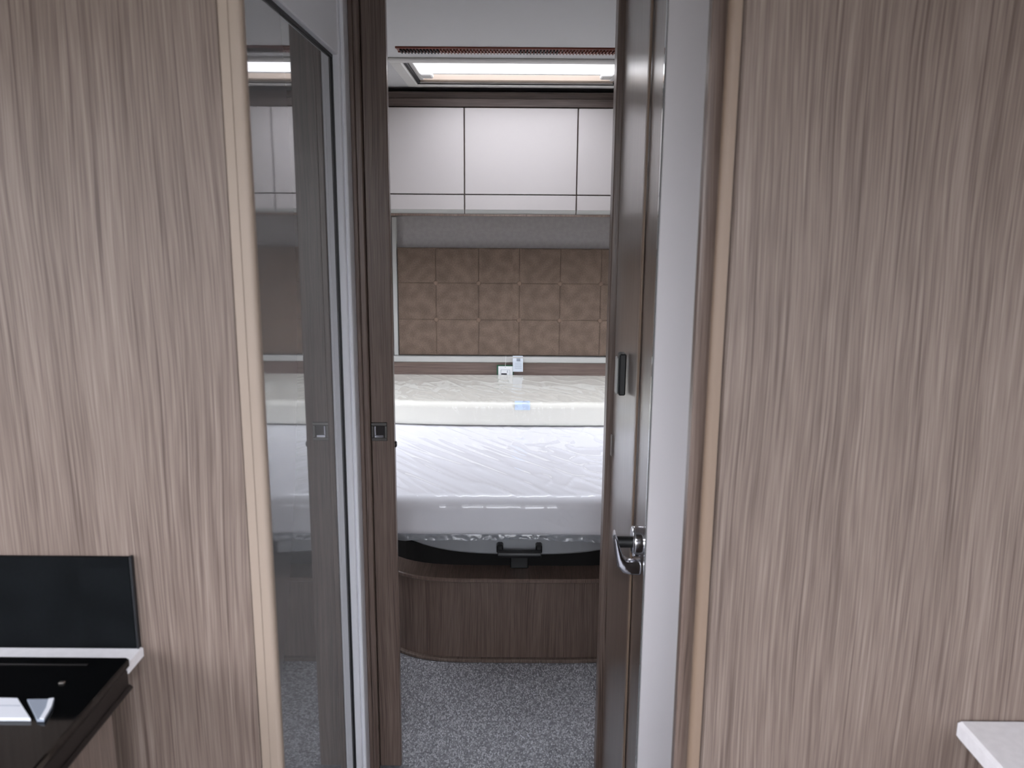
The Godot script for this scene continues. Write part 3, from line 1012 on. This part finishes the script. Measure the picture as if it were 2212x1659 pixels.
func dresser() -> void:
	var d := thing("dresser", "white-topped unit against the right partition, lower right corner", "dresser", Vector3(0.8, 0, -0.7))
	var poly := PackedVector2Array()
	var x0 := 0.541
	poly.append(Vector2(HALF, -0.8990))
	poly.append(Vector2(x0, -0.8990))
	for k in 6:
		var a := PI / 2 * k / 5.0
		poly.append(Vector2(x0 + 0.04 - 0.04 * cos(a), -0.62 + 0.04 * sin(a)))
	poly.append(Vector2(HALF, -0.58))
	var st := begin()
	add_slab(st, poly, 0.785, 0.8095, 0.004)
	put(st, "top", M.worktop, d)
	box("body", Vector3(0.57, 0.0, -0.8990), Vector3(HALF, 0.785, -0.63), M.wood, d, 0.003)
	# unseen lockers, added to keep the light off the upper right panel
	var o := shell("added_locker_6", "unseen overhead lockers added on the right of the lounge to block light", Vector3(0.95, 1.5, 0.3))
	box("carcass", Vector3(0.80, 1.52, -0.8990), Vector3(HALF, 1.93, 0.45), M.wood, o, 0.003)
	for i in 3:
		box("door", Vector3(0.785, 1.53, -0.89 + 0.445 * i), Vector3(0.7995, 1.92, -0.89 + 0.445 * i + 0.44), M.white_door, o, 0.002)

func carpet() -> void:
	# pile of the visible carpet as tufts
	var mm := MultiMesh.new()
	mm.transform_format = MultiMesh.TRANSFORM_3D
	mm.use_colors = true
	var st := begin()
	var b := []
	for k in 4:
		b.append(Vector3(cos(TAU * k / 4.0) * 0.5, 0, sin(TAU * k / 4.0) * 0.5))
	for k in 4:
		var a: Vector3 = b[k]
		var c: Vector3 = b[(k + 1) % 4]
		var tip := Vector3(0.15, 1, 0.1)
		tri(st, a, c, tip, ((a + c) * 0.5 + Vector3(0, 0.35, 0)).normalized())
	mm.mesh = st.commit()
	var spots := []
	while spots.size() < 42000:
		var x := rng.randf_range(-0.378, 0.30)
		var z := -rng.randf_range(1.2, 2.50)
		if z > -1.95 and z < -1.87 and (x < -0.276 or x > 0.220):
			continue
		if z > -1.885 and x > 0.214:
			continue
		if z > -1.93 and x < -0.355:
			continue
		if -z > front_d(x, 2.418, 5.0, 4.6):
			continue
		spots.append(Vector3(x, 0.0, z))
	mm.instance_count = spots.size()
	for i in spots.size():
		var w := rng.randf_range(0.0045, 0.0080)
		var t := Transform3D(Basis(Vector3.UP, rng.randf() * TAU).scaled(Vector3(w, rng.randf_range(0.002, 0.0055), w)), spots[i])
		mm.set_instance_transform(i, t)
		var v := pow(rng.randf(), 1.3)
		var g := lerpf(0.19, 0.58, v)
		mm.set_instance_color(i, Color(g, g, g * 1.06))
	var o := MultiMeshInstance3D.new()
	o.name = "carpet_pile"
	o.multimesh = mm
	o.material_override = M.tuft
	add_child(o)
	o.set_meta("kind", "stuff")
	tag(o, "short grey speckled carpet pile on the bedroom floor", "carpet")
	# plastic shreds left on the carpet
	var spec := [[0.006, -2.34, 0.016, 0.5, "white plastic shred on the carpet nearest the bed, left of another"], [0.022, -2.275, 0.014, 0.8, "short white plastic shred on the carpet below the bed front"],
		[0.020, -2.045, 0.020, 2.1, "white plastic thread on the carpet, leftmost of the cluster"], [0.036, -2.03, 0.022, 1.0, "long white plastic thread in the cluster on the carpet"],
		[0.052, -2.04, 0.016, 1.3, "white plastic thread on the carpet, rightmost of the cluster"], [-0.245, -2.418, 0.014, 0.1, "white plastic shred on the carpet at the bed skirting"]]
	for i in spec.size():
		var q: Array = spec[i]
		var s2 := begin()
		var dir := Vector3(cos(q[3]), 0, sin(q[3]))
		var side := Vector3(-dir.z, 0, dir.x)
		var p0 := Vector3(q[0], 0.0062, q[1])
		add_tube(s2, [p0 - dir * q[2] * 0.5, p0 + side * 0.0015, p0 + dir * q[2] * 0.5], [0.0006, 0.0009, 0.0005], 6)
		tag(put(s2, "plastic_shred" if i == 0 else "plastic_shred_%03d" % i, M.lint), q[4], "plastic shred", "plastic shreds on the carpet")
